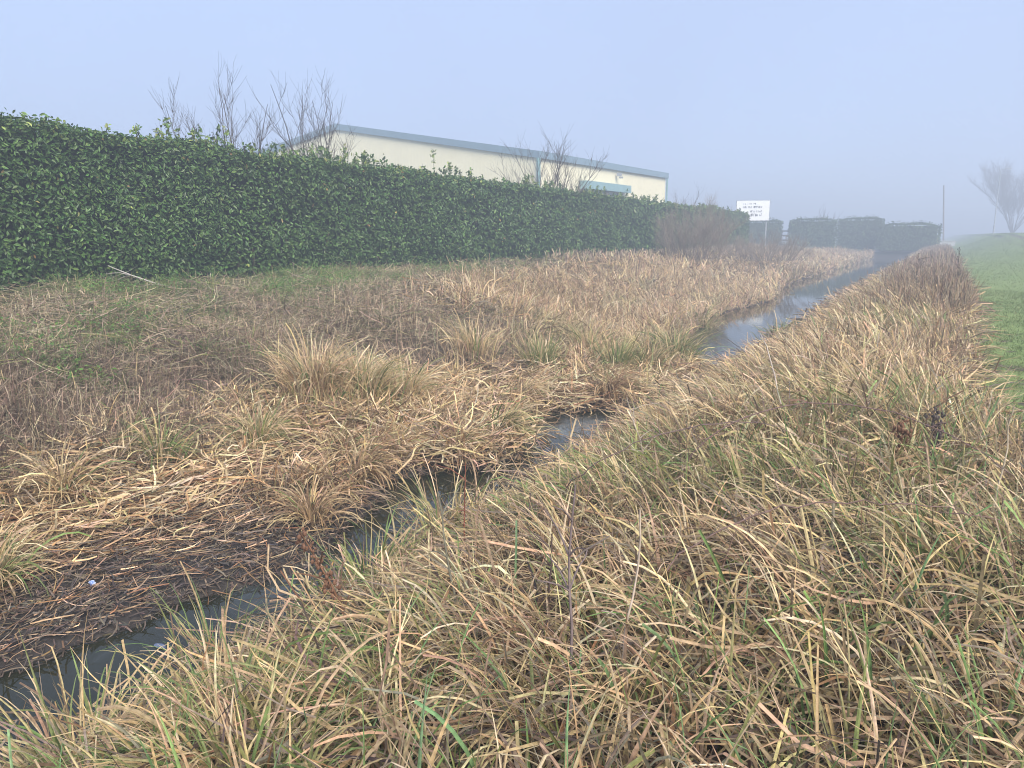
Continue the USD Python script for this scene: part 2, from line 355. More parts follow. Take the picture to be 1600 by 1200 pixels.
br = part(fl, "bracket", box(-.02, .3, -.03, .03, -.28, -.16), STEEL)

# ------------------------------------------------------------------ laurel hedges
def leaves(p, nrm, size, col, rng, fold=.3):
    """Ovate leaves at p: four triangles each, folded along the midrib."""
    n = len(p)
    axis = rng.normal(0, 1, (n, 3)); axis[:, 2] += .15
    nrm = nrm / np.linalg.norm(nrm, axis=1, keepdims=True)
    axis -= nrm * np.sum(axis * nrm, 1, keepdims=True)
    axis /= np.linalg.norm(axis, axis=1, keepdims=True) + 1e-9
    sd = np.cross(nrm, axis)
    L = size[:, None]; W = L * .21
    lift = nrm * W * fold
    V = np.stack([p - axis * L * .5, p - axis * L * .15 - sd * W + lift, p + axis * L * .22 - sd * W * .9 + lift, p + axis * L * .5 - nrm * L * .06,
                  p + axis * L * .22 + sd * W * .9 + lift, p - axis * L * .15 + sd * W + lift], 1)
    b = (np.arange(n) * 6)[:, None, None]
    f = (b + np.array([[0, 1, 2], [0, 2, 3], [0, 3, 4], [0, 4, 5]])[None]).reshape(-1, 3)
    return V.reshape(-1, 3), f, np.repeat(col[:, None], 6, 1).reshape(-1, 3)
LAUREL = [(.048, .096, .022), (.034, .073, .017), (.062, .116, .028), (.088, .146, .037)]
def hedge_leaves(x_face, y0, y1, top, depth, dens, size, rng, end=False, flip=1):
    out = []
    def add(n, fx, nx):
        a, b = rng.random(n), rng.random(n)
        p, nr, c = fx(a, b, n)
        nr = nr + rng.normal(0, .7, (n, 3))
        sz = size * rng.uniform(.65, 1.25, n)
        out.append(leaves(p, nr, sz, c, rng))
    def colour(p, n, hi):
        c = pick(LAUREL, n, rng, .22)
        y = rng.random(n) < np.clip(.004 + .10 * hi, 0, 1)
        c[y] = pick([(.16, .21, .045), (.22, .24, .06), (.12, .18, .05)], y.sum(), rng, .2)
        d = rng.random(n) < .004
        c[d] = pick([(.30, .25, .08), (.2, .13, .05)], d.sum(), rng, .2)
        return c
    L = y1 - y0; H = top - 0.8
    def face(a, b, n):
        y = y0 + L * a
        zb = ground(np.full(n, x_face), y) - .02 + .2 * meshkit.noise(np.stack([y * 1.3, y * 0, y * 0], -1), 4)
        z = zb + (top + .05 * np.sin(y * 1.7) - zb) * b
        bulge = (meshkit.fbm(np.stack([y * .8, z * 1.0, y * 0], -1), 3, 2) - .5) * .5 - .3 * smooth(.86, 1.02, b) ** 2 - .12 * smooth(.25, 0, b)
        x = x_face + flip * (bulge - np.abs(rng.normal(0, .09, n)) - .28 * (rng.random(n) < .3) * rng.random(n))
        p = np.stack([x, y, z], -1)
        nr = np.tile([1.0 * flip, 0, .45], (n, 1)) + np.stack([np.zeros(n), np.zeros(n), 1.5 * smooth(.9, 1, b)], -1)
        return p, nr, colour(p, n, smooth(.93, 1.0, b) * .6)
    def topf(a, b, n):
        y = y0 + L * a; x = x_face - flip * depth * b ** 1.3 * 1.0
        z = top + .05 * np.sin(y * 1.7) + .05 * rng.normal(0, 1, n) - .02 - .12 * smooth(.25, 0, b)
        return np.stack([x, y, z], -1), np.tile([.15, 0, 1.0], (n, 1)), colour(None, n, np.full(n, 1.0))
    add(int(L * H * dens), face, None)
    add(int(L * depth * dens * .55), topf, None)
    if end:
        def endf(a, b, n):
            x = x_face - flip * depth * a; z = .55 + (top - .6) * b
            return np.stack([x, y1 + rng.normal(0, .1, n), z], -1), np.tile([0, 1.0 * np.sign(L), .4], (n, 1)), colour(None, n, np.zeros(n))
        def end0(a, b, n):
            x = x_face - flip * depth * a; z = .2 + (top - .25) * b
            return np.stack([x, y0 + rng.normal(0, .1, n), z], -1), np.tile([0, -1.0, .4], (n, 1)), colour(None, n, np.zeros(n))
        add(int(depth * H * dens), endf, None); add(int(depth * H * dens), end0, None)
    return out
hr = np.random.default_rng(5)
hd = thing("laurel_hedge", "long tall clipped dark green laurel hedge running along the left bank", "hedge")
HX, HT = -13.72, 3.45
hl = []
for a, b, dn, sz in ((3.5, 12, 860, .098), (12, 22, 640, .108), (22, 38, 340, .145), (38, 66.3, 150, .22)):
    hl += hedge_leaves(HX, a, b, HT - .004 * (a - 5), 1.7, dn, sz, hr)
def endf2(n):
    x = HX - 1.7 * hr.random(n); z = .75 + 2.4 * hr.random(n)
    return leaves(np.stack([x, 66.3 + hr.normal(0, .1, n), z], -1), np.tile([0, 1.0, .4], (n, 1)) + hr.normal(0, .5, (n, 3)), .235 * hr.uniform(.7, 1.2, n), pick(LAUREL, n, hr, .2), hr)
hl.append(endf2(600))
# ragged new shoots along the top
sh, shl = [], []
for k_ in range(520):
    y = 4.5 + 62 * hr.random() ** 1.25
    x = HX - hr.uniform(.05, 1.1); h = hr.uniform(.08, .30) * (1.7 if meshkit.noise(np.array([y * .5, 0, 0]), 9) > .55 else .8)
    if hr.random() < .02: h *= 1.8
    z0 = HT - .004 * y - .1
    top = np.array([x + hr.normal(0, .06), y + hr.normal(0, .08), z0 + .1 + h])
    sh.append((np.array([[x, y, z0], (np.array([x, y, z0]) + top) / 2 + hr.normal(0, .01, 3), top]), np.array([.008, .007, .004])))
    n = int(7 + h * 30)
    tt = np.sqrt(hr.random(n))
    p = np.array([x, y, z0]) + (top - np.array([x, y, z0])) * tt[:, None] + hr.normal(0, .035, (n, 3))
    pal = [(.13, .19, .045), (.20, .24, .06), (.09, .15, .035)] if hr.random() < .55 else LAUREL
    shl.append(leaves(p, hr.normal(0, 1, (n, 3)) + [0.4, 0, .6], (.09 + .0012 * y) * hr.uniform(.7, 1.2, n), pick(pal, n, hr, .2), hr))
v, f, c = merge(hl); part(hd, "foliage", (v, f), LEAF, c, kind="stuff")
v, f, c = merge(shl); part(hd, "top_shoots", (v, f), LEAF, c, label="ragged yellow-green new shoots along the hedge top", kind="stuff")
part(hd, "shoot_stems", tube_mesh(sh, 3), BARK, kind="stuff")
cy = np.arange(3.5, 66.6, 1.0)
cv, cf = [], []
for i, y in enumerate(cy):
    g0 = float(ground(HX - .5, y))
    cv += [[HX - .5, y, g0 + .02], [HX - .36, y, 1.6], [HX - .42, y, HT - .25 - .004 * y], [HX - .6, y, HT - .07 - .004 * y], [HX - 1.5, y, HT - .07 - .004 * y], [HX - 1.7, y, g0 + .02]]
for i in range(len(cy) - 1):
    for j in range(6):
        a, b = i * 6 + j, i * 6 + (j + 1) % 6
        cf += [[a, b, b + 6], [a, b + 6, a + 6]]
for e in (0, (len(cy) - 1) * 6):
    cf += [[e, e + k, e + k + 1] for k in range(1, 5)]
part(hd, "shade_core", (np.array(cv, float), np.array(cf)), CORE)  # added solid filler that stops light passing through the leaf layer
tr = []
for y in np.arange(4, 40, .55):
    yy_ = y + hr.normal(0, .15); x = HX - hr.uniform(.35, .7); z = float(ground(x, yy_))
    tr.append((np.array([[x, yy_, z - .05], [x + hr.normal(0, .05), yy_ + hr.normal(0, .08), z + .45], [x, yy_ + hr.normal(0, .15), z + 1.2]]), np.array([.035, .03, .02])))
part(hd, "stems", tube_mesh(tr, 5), WOOD, kind="stuff")

def far_hedge(label, x0, x1, y, z0, top, depth, seed):
    """A clipped block hedge seen across: foliage over a dark core."""
    r = np.random.default_rng(seed)
    t = thing("clipped_hedge", label, "hedge", group=None)
    W, H = x1 - x0, top - z0
    n = int(W * H * 80) + 60
    rag = lambda x: .04 * np.sin(x * 1.1 + seed) + .03 * np.sin(x * 2.7) - .45 * np.abs((x - (x0 + x1) / 2) / ((x1 - x0) / 2)) ** 8
    def cols(n): return pick([(.07, .11, .045), (.085, .125, .055), (.06, .095, .045)], n, r, .2)
    x = x0 + W * r.random(n); zz = r.random(n)
    z = z0 + (H + rag(x)) * zz
    P = [leaves(np.stack([x, y + r.normal(0, .12, n) + .15 * smooth(.8, 1, zz), z], -1), np.tile([0, -1.0, .5], (n, 1)) + r.normal(0, .5, (n, 3)), .26 * r.uniform(.7, 1.2, n), cols(n), r)]
    m = int(W * depth * 60); x = x0 + W * r.random(m)
    P.append(leaves(np.stack([x, y + depth * r.random(m), z0 + H + rag(x) + r.normal(0, .06, m)], -1), np.tile([0, 0, 1.0], (m, 1)) + r.normal(0, .5, (m, 3)), .26 * r.uniform(.7, 1.2, m), cols(m), r))
    for xe, sg in ((x0, -1), (x1, 1)):
        m = int(H * depth * 60)
        P.append(leaves(np.stack([xe + r.normal(0, .08, m), y + depth * r.random(m), z0 + H * r.random(m)], -1), np.tile([sg * 1.0, 0, .4], (m, 1)) + r.normal(0, .5, (m, 3)), .26 * r.uniform(.7, 1.2, m), cols(m), r))
    m = int(W * 40); x = x0 + W * r.random(m); hh = .32 * r.random(m) ** 2
    P.append(leaves(np.stack([x, y + depth * .5 * r.random(m), z0 + H + rag(x) + hh], -1), r.normal(0, 1, (m, 3)), .2 * r.uniform(.5, 1.1, m), cols(m), r))
    v, f, c = merge(P); part(t, "foliage", (v, f), LEAF, c, kind="stuff")
    part(t, "shade_core", box(x0 + .18, x1 - .18, y + .15, y + depth - .1, z0 - .1, top - .2), FARCORE)
far_hedge("short dark clipped hedge block left of the gap with the low fence", -19.6, -15.35, 90, .05, 3.15, 1.6, 1)
far_hedge("square-topped hedge block right of the gap with the low fence", -14.35, -9.7, 90, .05, 3.25, 1.6, 2)
far_hedge("taller middle hedge behind the end of the ditch", -9.9, -5.4, 95, .05, 3.4, 1.8, 3)
far_hedge("lower rounded hedge at right end of the far hedge row", -5.6, .1, 92, .05, 2.72, 1.8, 4)
fn = thing("low_fence", "low pale blue-grey fence closing the gap between two far hedges", "fence")
for i in range(4):
    part(fn, "rail", box(-15.5, -14.2, 91.0, 91.06, .45 + i * .5, .62 + i * .5), STEEL)
for x in (-15.4, -14.3):
    part(fn, "post", box(x, x + .12, 91.065, 91.16, .05, 2.35), STEEL)

# ------------------------------------------------------------------ bare trees and shrubs
def grow(r, base, h, stems, spread, forks, twig, r0, lean=(0, 0), base_r=.12):
    main, limbs, twigs = [], [], []
    def path(p, d, length, k, wig, upw):
        pts = [p]; d = d / np.linalg.norm(d)
        for i in range(k):
            d = d + r.normal(0, wig, 3) + np.array([0, 0, upw]); d /= np.linalg.norm(d)
            pts.append(pts[-1] + d * length / k)
        return np.array(pts)
    for s in range(stems):
        az = 2 * math.pi * (s + r.random() * .7) / stems; q_ = r.uniform(.1, 1.15)
        d = np.array([math.cos(az) * spread * q_ + lean[0], math.sin(az) * spread * q_ + lean[1], 1.0])
        L = h * (r.uniform(.7, 1.05) if base_r < .2 else r.uniform(.45, 1.1))
        br_ = base_r * (1 if base_r < .2 else math.sqrt(r.random()))
        p = path(np.array(base) + [math.cos(az) * br_, math.sin(az) * br_, 0], d, L * (1 - .45 * br_ / max(base_r, 1)) , 9, .085 if base_r < .2 else .12, .01)
        main.append((p, np.linspace(r0, r0 * .16, 10)))
        for b in range(forks):
            i = r.integers(3, 9); a2 = r.uniform(0, 2 * math.pi)
            d2 = (p[i] - p[i - 1]) / np.linalg.norm(p[i] - p[i - 1]) + np.array([math.cos(a2), math.sin(a2), .1]) * r.uniform(.4, .9)
            q = path(p[i], d2, L * r.uniform(.16, .38) * (1.15 - i / 14), 6, .09, .10)
            limbs.append((q, np.linspace(r0 * .38 * (1 - i / 13), r0 * .09, 7)))
            for c in range(twig):
                j = r.integers(2, 7); a3 = r.uniform(0, 2 * math.pi)
                d3 = (q[j] - q[j - 1]) / np.linalg.norm(q[j] - q[j - 1]) + np.array([math.cos(a3), math.sin(a3), .2]) * r.uniform(.4, 1.0)
                twigs.append((path(q[j], d3, L * r.uniform(.05, .14), 4, .1, .08), np.linspace(r0 * .11, r0 * .05, 5)))
    return main, limbs, twigs
def bare_tree(name, label, cat, base, h, stems, spread, forks, twig, r0, seed, mat=None, lean=(0, 0), group=None, base_r=.12):
    r = np.random.default_rng(seed)
    t = thing(name, label, cat, group=group)
    a, b, c = grow(r, base, h, stems, spread, forks, twig, r0, lean, base_r)
    mat = mat or BARK
    part(t, "trunk", tube_mesh(a, 6), mat, None, True, kind="stuff" if len(a) > 1 else None)
    part(t, "branches", tube_mesh(b, 5), mat, kind="stuff")
    if c: part(t, "twigs", tube_mesh(c, 3), mat, kind="stuff")
    return t
TREES = [("bare_tree", "bare many-stemmed tree behind the near part of the hedge, left of the warehouse", (-17.3, 15.8, .6), 5.1, 8, .26, 12, 8, .036, 21),
         ("bare_tree", "tall bare tree standing before the left slope of the warehouse roof", (-16.9, 18.9, .6), 5.7, 8, .24, 12, 8, .040, 22),
         ("bare_tree", "low bare spreading tree in front of the teal downpipe of the warehouse", (-15.4, 32.0, .6), 5.4, 14, .55, 12, 7, .046, 23)]
for nm, lb, bs, h, st, sp, fk, tw, r0, sd in TREES:
    bare_tree(nm, lb, "tree", bs, h, st, sp, fk, tw, r0, sd)
REDBARK = plain_mat("brown_shrub_bark", (0.22, 0.18, 0.145), 0.85, 0.15, 0.3, 20)
FARBARK = plain_mat("far_tree_bark", (0.12, 0.10, 0.09), 0.85, 0.15, 0.3, 8)
bare_tree("bare_shrub", "bare brown twiggy shrub leaning against the far end of the hedge", "shrub", (-10.6, 38.5, .4), 3.3, 120, .5, 14, 9, .014, 31, REDBARK, base_r=1.45)
bare_tree("bare_shrub", "low thorny dark shrub between the brown shrub and the ditch reeds", "shrub", (-8.6, 46.5, .15), 2.1, 120, .8, 11, 7, .014, 32, REDBARK, base_r=2.0)
bare_tree("bare_shrub", "thin bare twigs showing above the hedge behind the brown shrub", "shrub", (-15.4, 53, .6), 4.2, 9, .3, 5, 3, .03, 33)
bare_tree("bare_shrub", "small bare bush top above the far middle hedge", "shrub", (-11.5, 97, .1), 4.6, 12, .3, 7, 3, .05, 34, FARBARK)
bare_tree("bare_tree", "large misty bare tree beyond the lawn behind the street lamp", "tree", (10.9, 156, 1.8), 13.0, 20, .9, 30, 16, .06, 35, FARBARK)
bare_tree("bare_tree", "misty tree at the right edge partly out of the picture beyond the lawn", "tree", (18.5, 162, 1.8), 11.0, 18, .85, 24, 14, .06, 36, FARBARK)

# ------------------------------------------------------------------ sign, pole, lamp, roadside things
sg = thing("notice_board", "white notice board on posts standing beyond the far end of the hedge", "sign", (-14.55, 71.5, 0), math.radians(10))
part(sg, "board", box(-1.38, 1.38, -.03, .03, 2.85, 4.55), WHITE)
part(sg, "frame", box(-1.42, 1.42, .034, .07, 2.80, 4.60), STEEL)
for x in (-1.2, 1.2):
    part(sg, "post", box(x - .05, x + .05, .075, .175, .4, 4.5), STEEL)
lr = np.random.default_rng(3)
for z, x0, x1, hgt in ((4.24, -.82, .25, .10), (3.92, -.82, .85, .19), (3.56, -.2, .85, .17), (3.22, -.15, .82, .24)):
    x = x0; row = []
    while x < x1:                                            # too far to read: strokes of letters grouped into words
        wl = min(lr.uniform(.25, .55), x1 - x)
        u = x
        while u < x + wl - .05:
            row.append(box(u, u + .035, -.036, -.031, z, z + hgt * lr.uniform(.7, 1)))
            if lr.random() < .7: row.append(box(u + .037, u + .09, -.036, -.031, z + hgt * lr.choice([0, .4, .75]), z + hgt * .25 + hgt * lr.choice([0, .4, .7])))
            u += .115
        x += wl + .09
    part(sg, "lettering", trimesh.util.concatenate(row), DARK, kind="stuff")
pl = thing("telegraph_pole", "thin dark wooden pole standing beyond the far end of the lawn", "pole", (.8, 130, .3))
part(pl, "shaft", tube_mesh([(np.array([[0, 0, 0], [-.35, -.1, 4], [-.72, -.2, 8.3]]), np.array([.11, .10, .085]))], 10), WOOD, None, 40)
part(pl, "cap", tube_mesh([(np.array([[-.72, -.2, 8.302], [-.725, -.2, 8.36]]), np.array([.095, .05]))], 10), STEEL)
lp = thing("street_lamp", "grey street lamp with one arm in front of the misty tree", "street lamp", (6.2, 118, 1.6))
part(lp, "post", tube_mesh([(np.array([[0, 0, 0], [0, 0, 1.2], [0, 0, 1.25], [0, 0, 8.0]]), np.array([.1, .1, .07, .05]))], 10), STEEL, None, 40)
part(lp, "arm", tube_mesh([(np.array([[0, 0, 7.95], [.25, 0, 8.15], [.6, 0, 8.2]]), np.array([.045, .04, .04]))], 8), STEEL, None, 40)
part(lp, "lantern", trimesh.convex.convex_hull(np.array([[.55, -.12, 8.17], [.55, .12, 8.17], [1.25, -.1, 8.18], [1.25, .1, 8.18], [.6, -.09, 8.3], [.6, .09, 8.3], [1.15, -.07, 8.28], [1.15, .07, 8.28]])), STEEL)
gb = thing("grit_bin", "small yellow roadside bin at the right end of the far hedges", "bin", (-.3, 117, .12))
part(gb, "body", trimesh.convex.convex_hull(np.array([[x * a, y * a, z] for z, a in ((0, .85), (.75, 1)) for x in (-.55, .55) for y in (-.35, .35)])), YELLOW)
part(gb, "lid", trimesh.convex.convex_hull(np.array([[x, y, z] for x, y, z in ((-.6, -.4, .755), (.6, -.4, .755), (-.6, .4, .755), (.6, .4, .755), (-.5, .3, 1.0), (.5, .3, 1.0), (-.5, -.1, .95), (.5, -.1, .95))])), YELLOW)
kb = thing("low_wall", "short low pale wall beside the yellow bin at the lawn's far end", "wall", (1.2, 119, .15))
part(kb, "wall_body", box(-.9, .9, -.15, .15, -.3, .62), CONCRETE)
part(kb, "coping", box(-.95, .95, -.2, .2, .624, .72), CONCRETE)
hw = thing("culvert_headwall", "pale concrete headwall where the ditch meets the far bank", "culvert", (-3.3, 93.2, 0))
part(hw, "face_wall", box(-2.6, 2.6, 0, .35, -1.3, .36), CONCRETE)
part(hw, "coping", box(-2.7, 2.7, -.06, .41, .364, .46), CONCRETE)

# ------------------------------------------------------------------ sedges, reeds, litter, weeds
STRAW, TAN, PALE = (.55, .405, .21), (.47, .325, .195), (.66, .525, .33)
GREEN, OLIVE, FRESH = (.125, .17, .055), (.22, .21, .075), (.16, .24, .075)
BROWN, GREYB, RUST = (.20, .135, .08), (.235, .185, .13), (.30, .165, .075)
DARKB = (.085, .06, .045)
def dist(x, y): return np.hypot(x, y)
PATCH = lambda x, y, s=1.0, seed=1: meshkit.fbm(np.stack([np.asarray(x) * s, np.asarray(y) * s, np.zeros_like(np.asarray(x, float))], -1), 3, seed)

def sedge_layer(rng, n, y0, y1, seg, wmul, lmul, fold, dmin, dmax, xa=None, xb=None):
    xa = xa or (lambda y: right_edge(y) - .05); xb = xb or (lambda y: lawn_edge(y) + .05)
    nc = max(n // 26, 1)
    cx, cyy = scatter(nc, xa, xb, y0, y1, rng)
    cg = PATCH(cx, cyy, .9, 21) + rng.normal(0, .10, len(cx))           # greenness of the clump
    cl = rng.normal(0, .5, len(cx)) + 2.2 * math.pi * PATCH(cx, cyy, .35, 31)   # which way it is blown over
    i = rng.integers(0, len(cx), n * len(cx) // max(nc, 1))
    r_ = np.abs(rng.normal(0, .07, len(i))) * (1 + .02 * cyy[i]); a_ = rng.uniform(0, 2 * np.pi, len(i))
    x, y = cx[i] + r_ * np.cos(a_), cyy[i] + r_ * np.sin(a_)
    k_ = (dist(x, y) >= dmin) & (dist(x, y) < dmax) & (x > right_edge(y) - .12) & (x < lawn_edge(y) + .12) if xb else np.ones(len(x), bool)
    x, y, i, a_ = x[k_], y[k_], i[k_], a_[k_]
    n = len(x)
    az = np.where(rng.random(n) < .42, a_ + rng.normal(0, .45, n), cl[i] + rng.normal(0, .42, n))
    g = cg[i] + rng.normal(0, .08, n)
    green = g > .69 + .07 * smooth(4, 14, y)
    ct = pick([STRAW, TAN, PALE, BROWN, GREYB], n, rng, .22, [5, 4, 3.6, 1.8, 1.6])
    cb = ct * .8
    ng = green.sum()
    cb[green] = pick([GREEN, OLIVE, FRESH], ng, rng, .2)
    tips = rng.random(ng)
    ct[green] = np.where(tips[:, None] < .45, cb[green] * 1.25, pick([STRAW, OLIVE, PALE], ng, rng, .2))
    semi = (~green) & (rng.random(n) < .15)
    cb[semi] = pick([OLIVE, GREEN, BROWN], semi.sum(), rng, .2)
    L = rng.uniform(.35, .82, n) * lmul * np.interp(x - right_edge(y), [0, .6, 1.6], [.40, .58, .92]) * np.where(y > 10, np.interp(x - right_edge(y), [0, 1.5], [.62, 1]), 1) * (1 - .5 * smooth(-1.0, 0, x - lawn_edge(y)) * smooth(3.5, 7, y)) * np.interp(dist(x, y), [1, 3.5, 6], [.84, .94, 1.04])
    tl = np.abs(rng.normal(.30, .22, n)); bd = rng.uniform(.6, 2.1, n)
    edge = smooth(-.9, -.25, x - lawn_edge(y)) * smooth(4.0, 6.5, y)              # mown off along the lawn: few leaves lean out over it
    flip = (np.cos(az) > -.2) & (rng.random(n) < .85 * edge)
    az[flip] = np.pi + rng.normal(0, .8, flip.sum())
    bd = bd * (1 - .55 * edge); tl = tl * (1 - .4 * edge)
    kk = np.where(rng.random(n) < .36 * (1 - edge), rng.uniform(.5, 1.9, n), 0)
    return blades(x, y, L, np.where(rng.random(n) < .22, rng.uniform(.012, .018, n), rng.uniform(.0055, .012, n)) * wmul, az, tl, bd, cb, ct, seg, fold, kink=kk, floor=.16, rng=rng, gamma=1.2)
def thatch_layer(rng, n, y0, y1, seg, wmul, xa, xb, pal, w, L=(.2, .65), hmax=.25, az=None, tilt=(1.25, 1.7), width=(.006, .014)):
    x, y = scatter(n, xa, xb, y0, y1, rng)
    n = len(x)
    c = pick(pal, n, rng, .24, w)
    a = rng.uniform(0, 2 * np.pi, n) if az is None else az(x, y, n)
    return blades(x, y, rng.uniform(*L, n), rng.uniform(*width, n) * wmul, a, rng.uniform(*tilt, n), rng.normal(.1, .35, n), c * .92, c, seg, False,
                  z0=ground(x, y) + .01 + hmax * rng.random(n) ** 1.6, floor=.05, rng=rng, cut=.5, curl=1.0, kink=np.where(rng.random(n) < .3, rng.normal(0, .9, n), 0))
q1 = np.random.default_rng(101)
RE, LE = lambda y: right_edge(y) - .02, lambda y: lawn_edge(y) - .02
RB = []
RB.append(sedge_layer(q1, 24000, -.8, 5.2, 8, 1.0, 1.0, True, 0.75, 4.2))
RB.append(sedge_layer(q1, 44000, 2.0, 11, 6, 1.12, .98, False, 4.2, 10))
RB.append(sedge_layer(q1, 60000, 8, 26, 4, 1.7, .95, False, 10, 24))
RB.append(sedge_layer(q1, 46000, 22, 92, 3, 3.6, .95, False, 24, 95))
THP, THW = [STRAW, TAN, GREYB, BROWN, RUST, DARKB], [3.4, 4, 3.4, 2.6, 1, 1]
RB.append(thatch_layer(q1, 22000, -.8, 6, 4, 1.0, RE, LE, THP, THW))
RB.append(thatch_layer(q1, 24000, 6, 16, 3, 1.4, RE, LE, THP, THW))
RB.append(thatch_layer(q1, 22000, 16, 60, 2, 3.0, RE, LE, THP, THW))
x, y = scatter(9000, RE, LE, .2, 9, q1)
k_ = PATCH(x, y, .8, 23) + q1.normal(0, .05, len(x)) + .16 * smooth(4.5, 1.5, np.hypot(x, y)) + .05 * smooth(-.8, .4, x) > .63
x, y = x[k_], y[k_]; n_ = len(x)
RB.append(blades(x, y, q1.uniform(.22, .62, n_), q1.uniform(.007, .015, n_), q1.uniform(0, 6.28, n_), np.abs(q1.normal(.2, .2, n_)), q1.uniform(.2, 1.3, n_), pick([GREEN, FRESH, (.11, .19, .085)], n_, q1, .2), pick([FRESH, OLIVE, (.16, .25, .11), STRAW], n_, q1, .2), 7, True, floor=.1, rng=q1))
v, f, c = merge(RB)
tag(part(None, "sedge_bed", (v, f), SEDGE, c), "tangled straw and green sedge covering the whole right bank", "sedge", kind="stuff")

# dark fine dead weeds inside the right bank, nearest the lawn
q2 = np.random.default_rng(102)
HERB_AT = [(-9.3, 5.0, .9, .8), (-9.1, 6.3, .9, .7), (-8.2, 5.1, .6, .5), (-10.1, 8.6, .9, .6), (-12.3, 13.8, .9, 2.2), (-10.2, 7.2, .8, .6), (-12.6, 9.0, .8, 1.5), (-10.9, 11.6, 1.0, 1.0), (-12.4, 19.5, .9, 2.5)]
def herb_mask(x, y):
    m = np.zeros(len(x))
    for a, b, sx, sy in HERB_AT: m = np.maximum(m, np.exp(-((x - a) / sx) ** 2 - ((y - b) / sy) ** 2))
    return m
def weeds(rng, n, xa, xb, y0, y1, h, pal, w, width=(.0025, .005), thr=None, wm=1.0, seg=4, tilt=.45):
    x, y = scatter(n, xa, xb, y0, y1, rng)
    if thr is not None:
        k_ = PATCH(x, y, thr[0], thr[1]) + rng.normal(0, .06, len(x)) > thr[2]
        x, y = x[k_], y[k_]
    k_ = rng.random(len(x)) > .9 * herb_mask(x, y); x, y = x[k_], y[k_]
    n = len(x); c = pick(pal, n, rng, .25, w)
    return blades(x, y, h * rng.uniform(.4, 1.1, n), rng.uniform(*width, n) * wm, rng.uniform(0, 2 * np.pi, n), np.abs(rng.normal(0, tilt, n)) if tilt < .9 else rng.uniform(.25, 1.65, n), rng.normal(.3, .8, n), c, c * 1.1, seg, False,
                  kink=np.where(rng.random(n) < .5, rng.normal(0, 1.1, n), 0), curl=.9, cut=1.0, floor=.1, rng=rng)
WB = [weeds(q2, 26000, lambda y: right_edge(y) + 1.2, lambda y: lawn_edge(y) - .1, 3, 18, .55, [GREYB, BROWN, DARKB], [2, 3, 2.5], thr=(.7, 41, .52)),
      weeds(q2, 16000, lambda y: lawn_edge(y) - 1.9, lambda y: lawn_edge(y) - .1, 13, 30, .7, [BROWN, DARKB, GREYB], [3, 1.6, 3], thr=(.5, 42, .42), wm=2.2),
      weeds(q2, 16000, lambda y: right_edge(y) + 1.6, lambda y: lawn_edge(y) - .1, 30, 90, .8, [(.24, .175, .125), (.17, .125, .095), GREYB], [3, 2, 3], wm=6, seg=3)]
v, f, c = merge(WB)
tag(part(None, "dead_weeds", (v, f), TWIG, c), "fine dark dead weeds among the sedge on the right bank", "weeds", kind="stuff")

# left bank ------------------------------------------------------------------------------------------
q3 = np.random.default_rng(103)
DL = lambda d: (lambda y: left_edge(y) - d)
flow = lambda x, y, n: 1.15 + 1.2 * (PATCH(x, y, .8, 51) - .5) * 2 + q3.normal(0, .42, n) + np.pi * (q3.random(n) < .5)
MUDW = lambda y: left_edge(y) - np.interp(y, [1, 4, 5.5, 7], [1.0, .75, .35, .3]) * (.7 + .6 * meshkit.noise(np.stack([y * 2.1, y * 0, y * 0], -1), 78))
LT = [thatch_layer(q3, 26000, 0, 14, 3, 1.0, DL(1.5), DL(-.06), [DARKB, (.06, .05, .042), (.17, .12, .08), (.12, .09, .068)], [2.5, 2, 2.5, 2.5], L=(.03, .15), hmax=.045, tilt=(1.2, 1.8), width=(.005, .014)),
      thatch_layer(q3, 5000, 0, 14, 3, 1.0, DL(1.2), DL(.05), [BROWN, TAN, RUST], None, L=(.05, .3), hmax=.05, az=flow, tilt=(1.3, 1.7), width=(.004, .010)),
      thatch_layer(q3, 19000, 0, 14, 4, 1.0, DL(2.6), MUDW, [STRAW, TAN, BROWN, RUST, DARKB, GREYB], [1.6, 2.4, 3.2, 2.2, 1.6, 1.5], L=(.10, .42), hmax=.09, az=flow, tilt=(1.35, 1.68), width=(.006, .014)),
      thatch_layer(q3, 9000, 0, 9, 4, 1.1, DL(2.9), DL(1.3), [STRAW, PALE, TAN, RUST], [3, 1.2, 3, 1.5], L=(.12, .4), hmax=.16, az=flow, tilt=(1.2, 1.7), width=(.009, .018)),
      thatch_layer(q3, 7000, 6.2, 14, 4, 1.2, DL(2.2), DL(-.1), [STRAW, PALE, TAN, BROWN, RUST], [3, 1.6, 3, 2, 1], L=(.25, .7), hmax=.2, tilt=(1.15, 1.7), width=(.009, .019))]
